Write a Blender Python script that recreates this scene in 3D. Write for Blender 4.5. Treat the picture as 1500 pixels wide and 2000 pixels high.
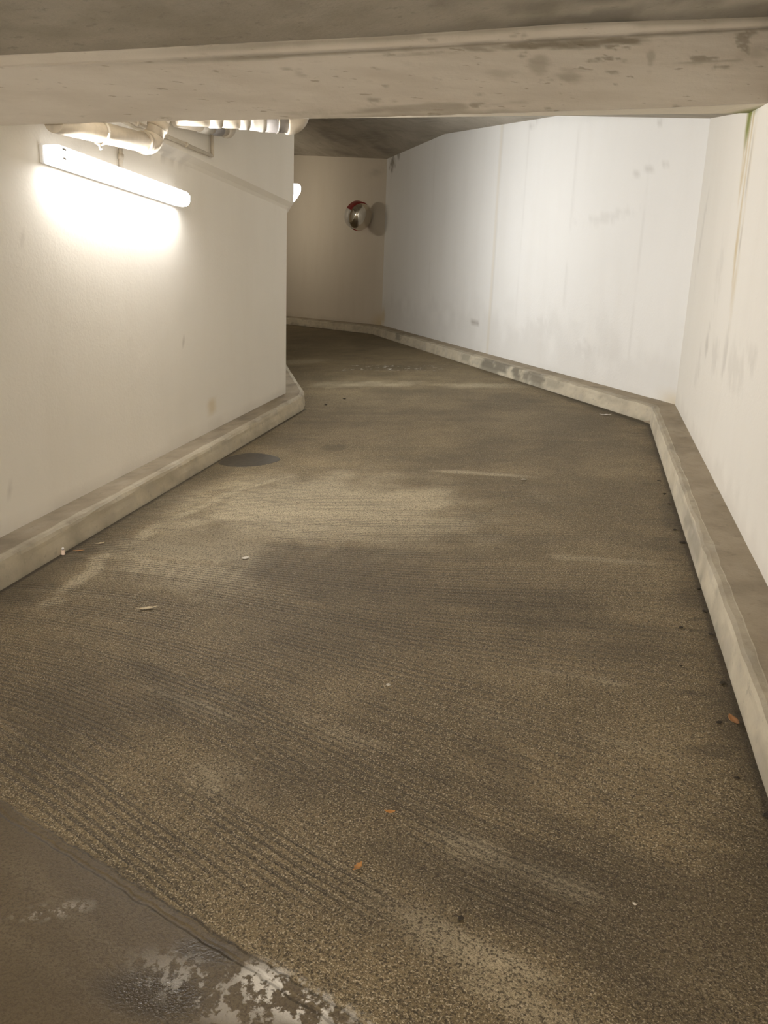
import bpy, bmesh, math, random
import numpy as np
from mathutils import Vector, Matrix
for o in list(bpy.data.objects): bpy.data.objects.remove(o)
scene = bpy.context.scene
C = scene.collection
random.seed(4)

# ------------------------------------------------------------------ camera
cam_d = bpy.data.cameras.new('camera'); cam = bpy.data.objects.new('camera', cam_d); C.objects.link(cam)
cr = Vector((0.968806, 0.245197, 0.035959)); cu = Vector((-0.091052, 0.217232, 0.971864)); cf = Vector((-0.230487, 0.944822, -0.232782))
cam.matrix_world = Matrix(((cr.x, cu.x, -cf.x, 0), (cr.y, cu.y, -cf.y, 0), (cr.z, cu.z, -cf.z, 1.5), (0, 0, 0, 1)))
cam_d.sensor_fit = 'VERTICAL'; cam_d.sensor_height = 36.0; cam_d.lens = 27.054
cam_d.clip_start = 0.05; cam_d.clip_end = 200
scene.camera = cam

# ------------------------------------------------------------------ world, exposure, lamp strengths
world = bpy.data.worlds.new('world'); scene.world = world; world.use_nodes = True
world.node_tree.nodes['Background'].inputs[0].default_value = (0.9, 0.8, 0.65, 1)
world.node_tree.nodes['Background'].inputs[1].default_value = 0.0
vs = scene.view_settings
vs.view_transform = 'Standard'; vs.look = 'None'; vs.gamma = 1.0; vs.use_curve_mapping = False
vs.exposure = 1.08
scene.cycles.max_bounces = 8; scene.cycles.diffuse_bounces = 6; scene.cycles.glossy_bounces = 3
scene.cycles.sample_clamp_indirect = 4.0
LAMP_NEAR = 128.0      # emission of the fixture above the left kerb
LAMP_BEND = 245.0      # fixture round the bend
LAMP_FILL = 350.0        # unseen fixture added behind the viewpoint to light the beam and slab

LAMP_FAR = 38.0     # fixture on the hidden wall past the bend

GX, GY = 0.046941, 0.107472                     # the ramp: z = GX x + GY y
def zf(x, y): return GX * x + GY * y

# ------------------------------------------------------------------ numpy noise
_rng = np.random.RandomState(11)
_tab = _rng.rand(256, 256)
def vnoise(x, y):
    x = np.asarray(x, float); y = np.asarray(y, float)
    xi = np.floor(x).astype(int); yi = np.floor(y).astype(int)
    fx = x - xi; fy = y - yi
    fx = fx * fx * (3 - 2 * fx); fy = fy * fy * (3 - 2 * fy)
    g = lambda a, b: _tab[a & 255, b & 255]
    return (g(xi, yi) * (1 - fx) + g(xi + 1, yi) * fx) * (1 - fy) + (g(xi, yi + 1) * (1 - fx) + g(xi + 1, yi + 1) * fx) * fy
def fbm(x, y, s=1.0, o=4, ox=0.0):
    r = 0; a = .5; t = 0
    for k in range(o):
        r = r + a * vnoise(x * s + 17.3 * k + ox, y * s - 9.1 * k + ox * .7); t += a; a *= .5; s *= 2
    return r / t
def sstep(a, b, v):
    t = np.clip((v - a) / (b - a), 0, 1); return t * t * (3 - 2 * t)
def ell(x, y, cx, cy, rx, ry, ang=0.0):
    c, s = math.cos(ang), math.sin(ang); dx = x - cx; dy = y - cy
    return np.sqrt(((c * dx + s * dy) / rx) ** 2 + ((-s * dx + c * dy) / ry) ** 2)
def segdist(x, y, pts):
    d = np.full(np.shape(x), 1e9)
    for (ax, ay), (bx, by) in zip(pts[:-1], pts[1:]):
        vx, vy = bx - ax, by - ay; t = np.clip(((x - ax) * vx + (y - ay) * vy) / (vx * vx + vy * vy), 0, 1)
        d = np.minimum(d, np.hypot(x - ax - t * vx, y - ay - t * vy))
    return d

# ------------------------------------------------------------------ materials
class N:
    def __init__(s, name):
        s.m = bpy.data.materials.new(name); s.m.use_nodes = True; s.t = s.m.node_tree; s.t.nodes.clear()
        s.out = s.t.nodes.new('ShaderNodeOutputMaterial'); s.b = s.t.nodes.new('ShaderNodeBsdfPrincipled')
        s.t.links.new(s.b.outputs[0], s.out.inputs[0])
        s.pos = s.t.nodes.new('ShaderNodeTexCoord').outputs['Object']
    def put(s, sock, v):
        if isinstance(v, bpy.types.NodeSocket): s.t.links.new(v, sock)
        elif isinstance(v, (tuple, list)) and len(v) == 3 and sock.type == 'RGBA': sock.default_value = (*v, 1)
        else: sock.default_value = v
    def math(s, op, a, b=0.0, clamp=False):
        n = s.t.nodes.new('ShaderNodeMath'); n.operation = op; n.use_clamp = clamp
        s.put(n.inputs[0], a); s.put(n.inputs[1], b); return n.outputs[0]
    def noise(s, scale, detail=4, rough=.55, vec=None, dist=0.0):
        n = s.t.nodes.new('ShaderNodeTexNoise'); s.put(n.inputs['Vector'], vec or s.pos)
        n.inputs['Scale'].default_value = scale; n.inputs['Detail'].default_value = detail; n.inputs['Roughness'].default_value = rough
        n.inputs['Distortion'].default_value = dist; return n.outputs['Fac']
    def voro(s, scale, vec=None, feat='F1'):
        n = s.t.nodes.new('ShaderNodeTexVoronoi'); n.feature = feat; s.put(n.inputs['Vector'], vec or s.pos); n.inputs['Scale'].default_value = scale
        return n.outputs['Distance']
    def scaled(s, sc, rot=(0, 0, 0)):
        n = s.t.nodes.new('ShaderNodeMapping'); s.put(n.inputs[0], s.pos); n.inputs['Scale'].default_value = sc; n.inputs['Rotation'].default_value = rot; return n.outputs[0]
    def ramp(s, v, a, b, lo=0.0, hi=1.0):
        n = s.t.nodes.new('ShaderNodeMapRange'); n.interpolation_type = 'SMOOTHSTEP'; s.put(n.inputs[0], v)
        n.inputs[1].default_value = a; n.inputs[2].default_value = b; n.inputs[3].default_value = lo; n.inputs[4].default_value = hi; return n.outputs[0]
    def mix(s, f, a, b, mode='MIX'):
        n = s.t.nodes.new('ShaderNodeMix'); n.data_type = 'RGBA'; n.blend_type = mode
        s.put(n.inputs[0], f); s.put(n.inputs[6], a); s.put(n.inputs[7], b); return n.outputs[2]
    def attr(s, name):
        n = s.t.nodes.new('ShaderNodeAttribute'); n.attribute_name = name; return n.outputs['Fac']
    def bump(s, h, dist, strength=1.0, normal=None):
        n = s.t.nodes.new('ShaderNodeBump'); s.put(n.inputs['Height'], h); n.inputs['Distance'].default_value = dist; n.inputs['Strength'].default_value = strength
        if normal: s.put(n.inputs['Normal'], normal)
        return n.outputs[0]
    def done(s, col, rough=.8, normal=None, spec=.3, metal=0.0):
        s.put(s.b.inputs['Base Color'], col); s.put(s.b.inputs['Roughness'], rough)
        s.b.inputs['Specular IOR Level'].default_value = spec; s.b.inputs['Metallic'].default_value = metal
        if normal: s.put(s.b.inputs['Normal'], normal)
        return s.m

def wall_mat(name, base, grime):
    n = N(name)
    v = n.scaled((1.3, 1.3, .25))
    streak = n.ramp(n.noise(2.2, 5, .6, v), .42, .78)
    c = n.mix(n.math('MULTIPLY', streak, .16), base, grime)
    c = n.mix(n.math('MULTIPLY', n.ramp(n.noise(1.1, 3), .45, .75), .12), c, tuple(x * .88 for x in base))
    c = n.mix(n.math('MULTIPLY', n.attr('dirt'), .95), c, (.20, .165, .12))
    c = n.mix(n.attr('rust'), c, (.62, .47, .20))
    c = n.mix(n.attr('moss'), c, (.24, .27, .05))
    spk = n.ramp(n.voro(16), .035, .015)
    spk2 = n.ramp(n.noise(1.7, 2), .52, .66)
    c = n.mix(n.math('MULTIPLY', n.math('MULTIPLY', spk, spk2), .7), c, (.13, .11, .085))
    h = n.math('ADD', n.math('MULTIPLY', n.noise(55, 4), .5), n.math('MULTIPLY', n.noise(7, 3), .8))
    return n.done(c, .62, n.bump(h, .006, .45), .25)
M = {}
M['wall_left'] = wall_mat('cream wall paint', (.88, .84, .76), (.74, .68, .58))
M['wall_right'] = wall_mat('white wall paint', (.90, .865, .79), (.76, .71, .62))
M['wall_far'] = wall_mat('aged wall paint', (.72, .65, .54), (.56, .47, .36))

def concrete_mat(name, a, b, rough=.85, fine=.004):
    n = N(name)
    c = n.mix(n.ramp(n.noise(3.0, 6, .6), .35, .7), a, b)
    c = n.mix(n.math('MULTIPLY', n.noise(60, 3), .35), c, tuple(x * .6 for x in a))
    c = n.mix(n.attr('dirt'), c, tuple(x * .32 for x in a))
    c = n.mix(n.attr('pale'), c, (.46, .42, .35))
    c = n.mix(n.math('MULTIPLY', n.ramp(n.noise(16, 5, .68), .57, .68), .45), c, tuple(x * .5 for x in a))
    pits = n.ramp(n.voro(28), .10, .04)
    c = n.mix(n.math('MULTIPLY', n.math('MULTIPLY', pits, n.ramp(n.noise(4, 2), .5, .62)), .6), c, tuple(x * .4 for x in a))
    h = n.math('ADD', n.noise(45, 5, .6), n.math('MULTIPLY', n.noise(9, 3), .6))
    return n.done(c, rough, n.bump(h, fine, .6), .25)
M['ceiling'] = concrete_mat('raw ceiling concrete', (.50, .465, .40), (.39, .36, .30))
M['ceiling_far'] = concrete_mat('far ceiling concrete', (.50, .455, .38), (.40, .36, .29))
M['kerb_top'] = concrete_mat('dusty kerb top', (.40, .335, .245), (.31, .255, .18), .9, .006)
M['kerb_lip'] = concrete_mat('worn kerb edge', (.48, .42, .32), (.38, .325, .24), .9, .008)
M['kerb_face'] = concrete_mat('pale kerb face', (.70, .63, .49), (.60, .53, .40), .9, .006)
def beam_mat():
    n = N('beam concrete')
    v = n.scaled((1, 1, 7.0), (0, 0, -.404))
    c = n.mix(n.ramp(n.noise(1.6, 6, .6, v), .35, .72), (.58, .52, .43), (.50, .44, .355))
    fl = n.math('MULTIPLY', n.ramp(n.noise(9, 3, .6, v), .64, .72), .6)
    c = n.mix(fl, c, (.25, .205, .145))
    c = n.mix(n.attr('dirt'), c, (.15, .12, .075)); c = n.mix(n.attr('pale'), c, (.80, .73, .60)); c = n.mix(n.attr('moss'), c, (.20, .23, .04))
    h = n.math('ADD', n.noise(40, 5), n.math('MULTIPLY', n.noise(5, 4, .6, v), 1.2))
    return n.done(c, .8, n.bump(h, .004, .5), .25)
M['beam'] = beam_mat()
def floor_mat():
    n = N('brushed ramp concrete')
    ph = n.attr('phase'); amp = n.attr('groove'); pale = n.attr('pale'); dirt = n.attr('dirt'); wet = n.attr('damp'); paint = n.attr('paint')
    sep = n.t.nodes.new('ShaderNodeSeparateXYZ'); n.put(sep.inputs[0], n.pos)
    side = n.math('ADD', n.math('ADD', n.math('MULTIPLY', sep.outputs[0], -.3307), n.math('MULTIPLY', sep.outputs[1], -.9437)), 1.0786)
    side = n.math('ADD', side, n.math('MULTIPLY', n.math('SUBTRACT', n.noise(14, 2, .6), .5), .022))
    smooth = n.ramp(side, -.008, .015)                           # older smooth slab on the near side of the joint
    ab = lambda c: n.math('ABSOLUTE', n.math('SUBTRACT', side, c))
    joint = n.math('ADD', n.ramp(ab(.0), .010, .002), n.math('MULTIPLY', n.ramp(ab(.032), .009, .002), .6))
    amp = n.math('MULTIPLY', amp, n.math('SUBTRACT', 1.0, smooth))
    g = n.math('SINE', n.math('ADD', ph, n.math('MULTIPLY', n.noise(16, 0), 1.0)))
    gv = n.ramp(g, -.9, .55)                                     # rounded ridges, narrow valleys
    groove = n.math('MULTIPLY', n.math('SUBTRACT', gv, 1.0), amp)    # 0 on the ridge, -amp in the valley
    rug = n.math('SUBTRACT', 1.0, n.math('MULTIPLY', smooth, .85))
    grain = n.noise(210, 1, .6); grit = n.noise(135, 3, .68)
    # colour
    c = n.mix(n.ramp(n.noise(2.3, 4, .6), .34, .68), (.19, .141, .070), (.285, .214, .113))
    c = n.mix(n.math('MULTIPLY', pale, .85), c, (.62, .52, .345))
    c = n.mix(n.ramp(grit, .36, .56, .92, 0.0), c, (.06, .043, .02))
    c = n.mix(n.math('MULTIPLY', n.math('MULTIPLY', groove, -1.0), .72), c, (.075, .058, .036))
    c = n.mix(n.math('MULTIPLY', n.ramp(grain, .55, .68), n.math('MULTIPLY', rug, .85)), c, (.55, .455, .305))
    fleck = n.ramp(n.voro(42), .12, .06)
    c = n.mix(n.math('MULTIPLY', fleck, n.math('MULTIPLY', rug, .6)), c, (.70, .60, .44))
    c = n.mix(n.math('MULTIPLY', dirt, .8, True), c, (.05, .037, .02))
    c = n.mix(n.math('MULTIPLY', smooth, .75), c, (.095, .070, .040))
    c = n.mix(n.math('MULTIPLY', wet, .85), c, (.045, .036, .025))
    pm = n.math('MULTIPLY', paint, n.ramp(n.noise(24, 4, .68), .48, .55), True)
    c = n.mix(pm, c, (.68, .64, .57))
    h = n.math('ADD', n.math('MULTIPLY', groove, 1.0), n.math('MULTIPLY', rug, n.math('ADD', n.math('MULTIPLY', grit, 1.1), n.math('MULTIPLY', grain, .5))))
    h = n.math('ADD', h, n.math('MULTIPLY', joint, -.9))
    r = n.math('SUBTRACT', .60, n.math('ADD', n.math('MULTIPLY', wet, .30), n.math('MULTIPLY', smooth, .12)))
    return n.done(c, r, n.bump(h, .008, 1.0), .38)
M['floor'] = floor_mat()
def plain(name, col, rough=.5, metal=0.0, spec=.5, bump=None, var=0.0):
    n = N(name)
    c = col
    if var: c = n.mix(n.ramp(n.noise(25, 4), .35, .7), col, tuple(x * (1 - var) for x in col))
    return n.done(c, rough, n.bump(n.noise(bump[0], 3), bump[1], .6) if bump else None, spec, metal)
M['pvc_cream'] = plain('cream painted pipe', (.52, .455, .36), .38, var=.12)
M['pvc_white'] = plain('white pipe sleeve', (.58, .54, .47), .4, var=.1)
M['pvc_grey'] = plain('grey drain pipe', (.27, .25, .235), .45, var=.15)
M['conduit'] = plain('painted conduit', (.66, .59, .48), .45, var=.1)
M['zinc'] = plain('zinc clamp', (.62, .58, .52), .35, .8)
M['housing'] = plain('white lamp housing', (.80, .78, .74), .4)
M['clip'] = plain('steel lamp clip', (.30, .27, .22), .4, .6)
M['chrome'] = plain('convex mirror', (.78, .74, .66), .06, 1.0)
M['mirror_red'] = plain('red mirror rim', (.33, .035, .03), .45)
M['mirror_white'] = plain('white mirror rim', (.80, .76, .68), .45)
M['bracket'] = plain('grey bracket', (.25, .24, .22), .5, .5)
M['puddle'] = plain('wet patch', (.050, .040, .026), .50, spec=.5, bump=(30, .0008), var=.4)
M['leaf_brown'] = plain('brown leaf', (.42, .20, .075), .6, var=.4)
M['leaf_orange'] = plain('orange leaf', (.55, .25, .06), .6, var=.3)
M['leaf_pale'] = plain('pale dry leaf', (.66, .54, .34), .7, var=.25)
M['crumb_dark'] = plain('dark crumb', (.045, .034, .022), .9, var=.4)
M['stone_pale'] = plain('pale chip', (.66, .60, .50), .8, var=.2)
M['cap_pink'] = plain('pale pink plastic', (.85, .66, .52), .5)
M['cap_white'] = plain('white plastic', (.88, .85, .80), .5)
M['foil'] = plain('white scrap', (.75, .72, .66), .6)
def glow(name, col, strength):
    m = bpy.data.materials.new(name); m.use_nodes = True; t = m.node_tree; t.nodes.clear()
    o = t.nodes.new('ShaderNodeOutputMaterial'); e = t.nodes.new('ShaderNodeEmission'); e.inputs[0].default_value = (*col, 1); e.inputs[1].default_value = strength
    t.links.new(e.outputs[0], o.inputs[0]); return m

# ------------------------------------------------------------------ mesh helpers
def link(name, me, mats, parent=None, **props):
    for m in (mats if isinstance(mats, (list, tuple)) else [mats]): me.materials.append(m)
    o = bpy.data.objects.new(name, me); C.objects.link(o)
    if parent: o.parent = parent
    for k, v in props.items(): o[k] = v
    return o
def smooth(me): me.polygons.foreach_set('use_smooth', [True] * len(me.polygons)); me.update()
def solid_grid(name, V, back, mats, parent=None, attrs=None, sm=False, slot=None, **props):
    """front surface V[nr, nc, 3] closed into a solid by shifting its rim by `back`"""
    nr, nc = V.shape[:2]; idx = np.arange(nr * nc).reshape(nr, nc)
    f = np.stack([idx[:-1, :-1], idx[:-1, 1:], idx[1:, 1:], idx[1:, :-1]], -1).reshape(-1, 4)
    rim = np.concatenate([idx[0, :], idx[1:, -1], idx[-1, -2::-1], idx[-2:0:-1, 0]])
    P = V.reshape(-1, 3); nb = len(P); B = P[rim] + np.array(back)
    verts = np.concatenate([P, B]); k = len(rim)
    faces = f.tolist()
    for i in range(k):
        j = (i + 1) % k; faces.append([int(rim[j]), int(rim[i]), nb + i, nb + j])
    faces.append([nb + i for i in range(k - 1, -1, -1)])
    me = bpy.data.meshes.new(name); me.from_pydata(verts.tolist(), [], faces)
    for an, av in (attrs or {}).items():
        a = me.attributes.new(an, 'FLOAT', 'POINT'); d = np.zeros(len(verts), np.float32); d[:nb] = np.asarray(av, np.float32).reshape(-1); a.data.foreach_set('value', d)
    if sm:
        s = np.zeros(len(me.polygons), bool); s[:len(f)] = True; me.polygons.foreach_set('use_smooth', s)
    if slot is not None:
        s = np.zeros(len(me.polygons), np.int32); s[:len(f)] = np.asarray(slot).reshape(-1); me.polygons.foreach_set('material_index', s)
    me.update()
    return link(name, me, mats, parent, **props)
def from_bm(name, bm, mats, parent=None, sm=False, **props):
    bmesh.ops.recalc_face_normals(bm, faces=bm.faces)
    me = bpy.data.meshes.new(name); bm.to_mesh(me); bm.free()
    if sm: smooth(me)
    return link(name, me, mats, parent, **props)
def empty(name, loc, **props):
    o = bpy.data.objects.new(name, None); C.objects.link(o); o.location = loc; o.empty_display_size = .1
    for k, v in props.items(): o[k] = v
    return o
def sweep(bm, path, radii, seg=20, cap=True):
    pts = [Vector(p) for p in path]; rings = []; ref = None
    for i, p in enumerate(pts):
        t = (pts[min(i + 1, len(pts) - 1)] - pts[max(i - 1, 0)]).normalized()
        if ref is None:
            ref = Vector((0, 0, 1)) if abs(t.z) < .9 else Vector((1, 0, 0))
        a = (ref - t * ref.dot(t)).normalized(); ref = a; b = t.cross(a)
        r = radii[i] if isinstance(radii, (list, tuple)) else radii
        rings.append([bm.verts.new(p + (a * math.cos(2 * math.pi * k / seg) + b * math.sin(2 * math.pi * k / seg)) * r) for k in range(seg)])
    for r0, r1 in zip(rings[:-1], rings[1:]):
        for k in range(seg): bm.faces.new((r0[k], r0[(k + 1) % seg], r1[(k + 1) % seg], r1[k]))
    if cap: bm.faces.new(rings[0][::-1]); bm.faces.new(rings[-1])
def tube(name, path, radii, mat, parent=None, seg=20, **props):
    bm = bmesh.new(); sweep(bm, path, radii, seg); o = from_bm(name, bm, mat, parent, **props)
    me = o.data
    me.polygons.foreach_set('use_smooth', [len(p.vertices) == 4 for p in me.polygons]); return o
def local(parent, pts): return [Vector(p) - parent.location for p in pts]
def lerp(a, b, t): return a + (b - a) * t

# ------------------------------------------------------------------ plan of the ramp
LW0 = np.array([-2.7615, -3.6]); LWC = np.array([-2.893, 7.44])            # left wall, up to the inner corner
LI = LWC + 6.2 * np.array([-.439, .898])                                     # inner wall round the bend
D3 = np.array([-.75232, .65880]); LE = LI + 5.5 * D3
RW0 = np.array([.815, -3.6]); C1 = np.array([.815, 7.069]); C2 = np.array([-3.754, 14.626]); RE = C2 + 8.2 * D3
def nrm(a, b, side):                                                         # unit normal into the lane
    d = (b - a) / np.linalg.norm(b - a); return np.array([d[1], -d[0]]) * side
def miter(n1, n2): return (n1 + n2) / (1 + n1 @ n2)
nL1, nL2, nL3 = nrm(LW0, LWC, 1), nrm(LWC, LI, 1), nrm(LI, LE, 1)
nR1, nR2, nR3 = nrm(RW0, C1, -1), nrm(C1, C2, -1), nrm(C2, RE, -1)
mLC, mLI = miter(nL1, nL2), miter(nL2, nL3); mR1, mR2 = miter(nR1, nR2), miter(nR2, nR3)

# ceilings: soffit behind the beam rises steeply (A), then more gently (B)
def zB(x, y): return 4.493 - .32827 * (x + 3.822) - .12681 * (y - 14.738)
BM0 = np.array([-2.83, 3.421]); BM1 = np.array([.835, 4.672]); bdir = (BM1 - BM0) / np.linalg.norm(BM1 - BM0); bnor = np.array([-bdir[1], bdir[0]])

# ------------------------------------------------------------------ floor
def stations():
    Ls, Rs = [], []
    kn = [(LW0 - .1 * nL1, RW0 - .1 * nR1), (np.array([-2.93, -.2]), np.array([.915, -.2])), (np.array([-2.95, 4.2]), np.array([.915, 4.6])), (LWC - .1 * mLC, C1 - .1 * mR1 + np.array([0, .0])),
          (LI - .1 * mLI, C2 - .1 * mR2), (LE - .1 * nL3, RE - .1 * nR3)]
    cnt = [60, 330, 130, 170, 60]
    for (a, b), (c, d), n in zip(kn[:-1], kn[1:], cnt):
        for i in range(n): Ls.append(lerp(a, c, i / n)); Rs.append(lerp(b, d, i / n))
    Ls.append(kn[-1][0]); Rs.append(kn[-1][1]); return np.array(Ls), np.array(Rs)
Ls, Rs = stations(); NC = 250
tt = np.linspace(0, 1, NC)[None, :, None]
XY = Ls[:, None, :] * (1 - tt) + Rs[:, None, :] * tt
X, Y = XY[..., 0], XY[..., 1]
V = np.dstack([X, Y, zf(X, Y)])
def build_floor():
    # direction of the brushed grooves swings along the ramp
    th = np.interp(Y, [1.0, 1.6, 2.0, 2.5, 3.0, 3.6, 4.4, 5.5, 9, 12], [-20, -21, -22, -14, -5, 1, 6, 2, -8, -20])
    yy = Y - np.tan(np.radians(th)) * (X + .8) + .05 * np.sin(X * 2.2 + Y) + .06 * fbm(X, Y, .9)
    yy = yy + .020 * fbm(yy * 9, X * .35, 1.0, 3, 50)
    phase = yy * 2 * math.pi / .029
    # passes of the brush: bands along the ramp with more or less bite
    band = fbm(X * 1.0, yy * 2.6, 1.5, 4, 3.0)
    groove = np.clip(sstep(.22, .52, band) * 1.0, 0, 1) * np.interp(Y, [0, 1, 3.5, 5, 8, 16], [1, 1, 1, .75, .4, .2])
    groove = groove * (.30 + 1.0 * sstep(.30, .65, fbm(yy * 26, X * .9, 1.0, 3, 60)))
    groove = np.clip(groove, 0, 1) * (.45 + .45 * sstep(-.4, .9, -X))
    pale = np.zeros_like(X); dirt = np.zeros_like(X); wet = np.zeros_like(X); paint = np.zeros_like(X); smoo = np.zeros_like(X)
    nz = fbm(X, Y, 5, 5); nz2 = fbm(X, Y, 2.0, 4, 40); fine = fbm(X, Y, 18, 3, 9)
    for cx, cy, rx, ry, a, w in [(-.12, 1.74, .16, .06, -.35, .8), (.05, 1.70, .17, .05, -.35, .7), (-.11, 1.47, .22, .07, -.3, .8), (-1.24, 2.30, .28, .09, -.35, .9), (-.93, 1.88, .15, .09, -.3, .6),
                           (-.02, 1.37, .2, .07, -.2, .5), (.1, 2.66, .2, .05, -.15, .6), (-.72, 2.27, .25, .10, -.4, .4), (.29, 2.32, .2, .06, -.2, .35), (-.64, 5.28, .45, .045, -.12, .9), (.25, 3.82, .28, .05, -.05, .6),
                           (-.9, 3.9, .5, .10, -.1, .35), (-1.5, 4.4, 1.1, .7, .1, 1.0), (-2.5, 8.9, .7, .25, .1, .8), (-1.1, 8.85, .6, .22, 0, .8), (-3.9, 10.8, .5, .3, .2, .5), (-1.9, 3.5, .6, .4, .1, .9)]:  # the two broad ellipses below the left lamp paint its pool of light
        pale = np.maximum(pale, w * sstep(1.25, .35, ell(X, Y, cx, cy, rx, ry, a) + (nz - .5) * 1.2))
    # brushed streaks break up the pale wear and the painted lamp pool; broad grimy and cleaner passages in between
    strk = fbm(yy * 15, X * 1.1, 1.0, 4, 33); nearf = sstep(4.2, 2.8, Y)
    pale = pale * (1 - nearf * (1 - sstep(.34, .60, strk + .35 * (fine - .5))))
    pale = np.maximum(pale, .55 * nearf * sstep(.56, .74, strk) * sstep(.35, .65, fbm(X, Y, .9, 3, 71)) * sstep(1.0, -.6, X))
    dirt = np.maximum(dirt, .62 * sstep(.46, .68, fbm(X, yy * 1.6, 1.1, 4, 19) + .25 * (strk - .5)) * np.interp(Y, [0, 3, 4.2, 6, 12], [1, .9, .30, .5, .5]))  # mottled grime, heaviest near and thinned across the painted lamp pool
    wl = [(-2.29, 2.91), (-2.33, 3.08), (-2.29, 3.28), (-2.37, 3.44), (-2.33, 3.67), (-2.34, 3.97), (-2.22, 4.32), (-2.15, 4.71), (-1.95, 5.05)]
    dwl = segdist(X + (nz - .5) * .12, Y, wl)
    pale = np.maximum(pale, 1.0 * sstep(.075, .018, dwl) * sstep(.25, .42, nz))
    for cx, cy, rx, ry, w in [(-.8, 2.9, .5, .3, .35), (-.74, 1.94, .3, .2, .35), (-.3, 1.53, .25, .12, .35), (.3, 1.5, .3, .25, .3), (-.17, 2.92, .5, .25, .2), (-.65, 5.92, .3, .5, .3), (-.06, 5.68, .25, .5, .28), (.2, 7.0, .5, .5, .35)]:
        dirt = np.maximum(dirt, w * sstep(1.3, .3, ell(X, Y, cx, cy, rx, ry) + (nz2 - .5)))
    # dark band left of the pale line, and silt at both kerb feet
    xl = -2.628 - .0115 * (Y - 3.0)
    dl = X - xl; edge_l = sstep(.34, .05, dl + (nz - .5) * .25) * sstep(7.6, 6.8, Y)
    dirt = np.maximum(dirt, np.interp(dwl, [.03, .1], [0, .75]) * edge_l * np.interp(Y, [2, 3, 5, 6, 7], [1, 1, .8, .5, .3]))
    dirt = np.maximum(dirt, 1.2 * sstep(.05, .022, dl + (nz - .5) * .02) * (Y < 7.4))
    dr = np.minimum(np.abs(.625 - X) + 9 * (Y > 6.95), segdist(X, Y, [(.625, 6.9), (-3.44, 14.08), (-6.3, 16.6), (-9, 18.9)]))
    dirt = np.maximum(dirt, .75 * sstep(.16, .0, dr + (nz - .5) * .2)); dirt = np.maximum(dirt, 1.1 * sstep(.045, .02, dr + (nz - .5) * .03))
    # scattered damp dark flecks near the right kerb
    dirt = np.maximum(dirt, .7 * sstep(.60, .70, fbm(X * .7, Y * 3, 9, 3, 5)) * sstep(.35, .05, dr) * (Y < 7))
    # smoother older slab beyond the joint in the near left corner
    j0, j1 = np.array([-1.544, 1.684]), np.array([-.297, 1.247]); jd = (j1 - j0) / np.linalg.norm(j1 - j0)
    side = (X - j0[0]) * jd[1] - (Y - j0[1]) * jd[0]     # > 0 on the near side
    near = (Y < 2.6)
    smoo = sstep(-.005, .02, side) * near
    paint = sstep(1.2, .5, ell(X, Y, -.47, 1.26, .17, .055, -.25) + (nz - .5) * .9) * smoo
    paint = np.maximum(paint, .42 * sstep(1.2, .3, ell(X, Y, -.62, 1.24, .25, .07, -.2)) * smoo)
    paint = np.maximum(paint, .75 * sstep(.02, .0, np.abs(side - .006)) * sstep(1.2, .6, ell(X, Y, -.42, 1.29, .18, .1)) * near)
    paint = np.maximum(paint, .35 * sstep(1.1, .3, ell(X, Y, -1.12, 1.36, .12, .03, .4)) * smoo)
    wet = .75 * sstep(1.2, .5, ell(X, Y, -.76, 1.21, .16, .06) + (nz - .5) * .8) * smoo
    wet = np.maximum(wet, .6 * sstep(1.2, .5, ell(X, Y, -.70, 1.335, .08, .035) + (nz - .5) * .7) * smoo)
    # dull rectangular repair far up the ramp, with pale crumbs on it, and a faint oval spot
    dirt = np.maximum(dirt, .45 * sstep(1.1, .8, np.maximum(np.abs(X + 2.5 ) / .62, np.abs(Y - 10.2 - .0 * X) / .24) + (nz - .5) * .4))
    paint = np.maximum(paint, .8 * sstep(.62, .70, fine) * sstep(1.2, .8, np.maximum(np.abs(X + 2.45) / .65, np.abs(Y - 10.2) / .25)))
    dirt = np.maximum(dirt, .45 * sstep(1.1, .8, ell(X, Y, -1.87, 5.88, .11, .11) + (nz - .5) * .4))
    # greasy far end
    dirt = np.maximum(dirt, .35 * sstep(11.0, 13.0, Y + .3 * X))
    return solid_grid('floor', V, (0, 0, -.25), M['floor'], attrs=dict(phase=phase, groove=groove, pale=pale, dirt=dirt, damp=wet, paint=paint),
                      kind='structure', label='brown brushed concrete ramp floor with worn pale patches and a painted pool of lamplight')
build_floor()

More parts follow.
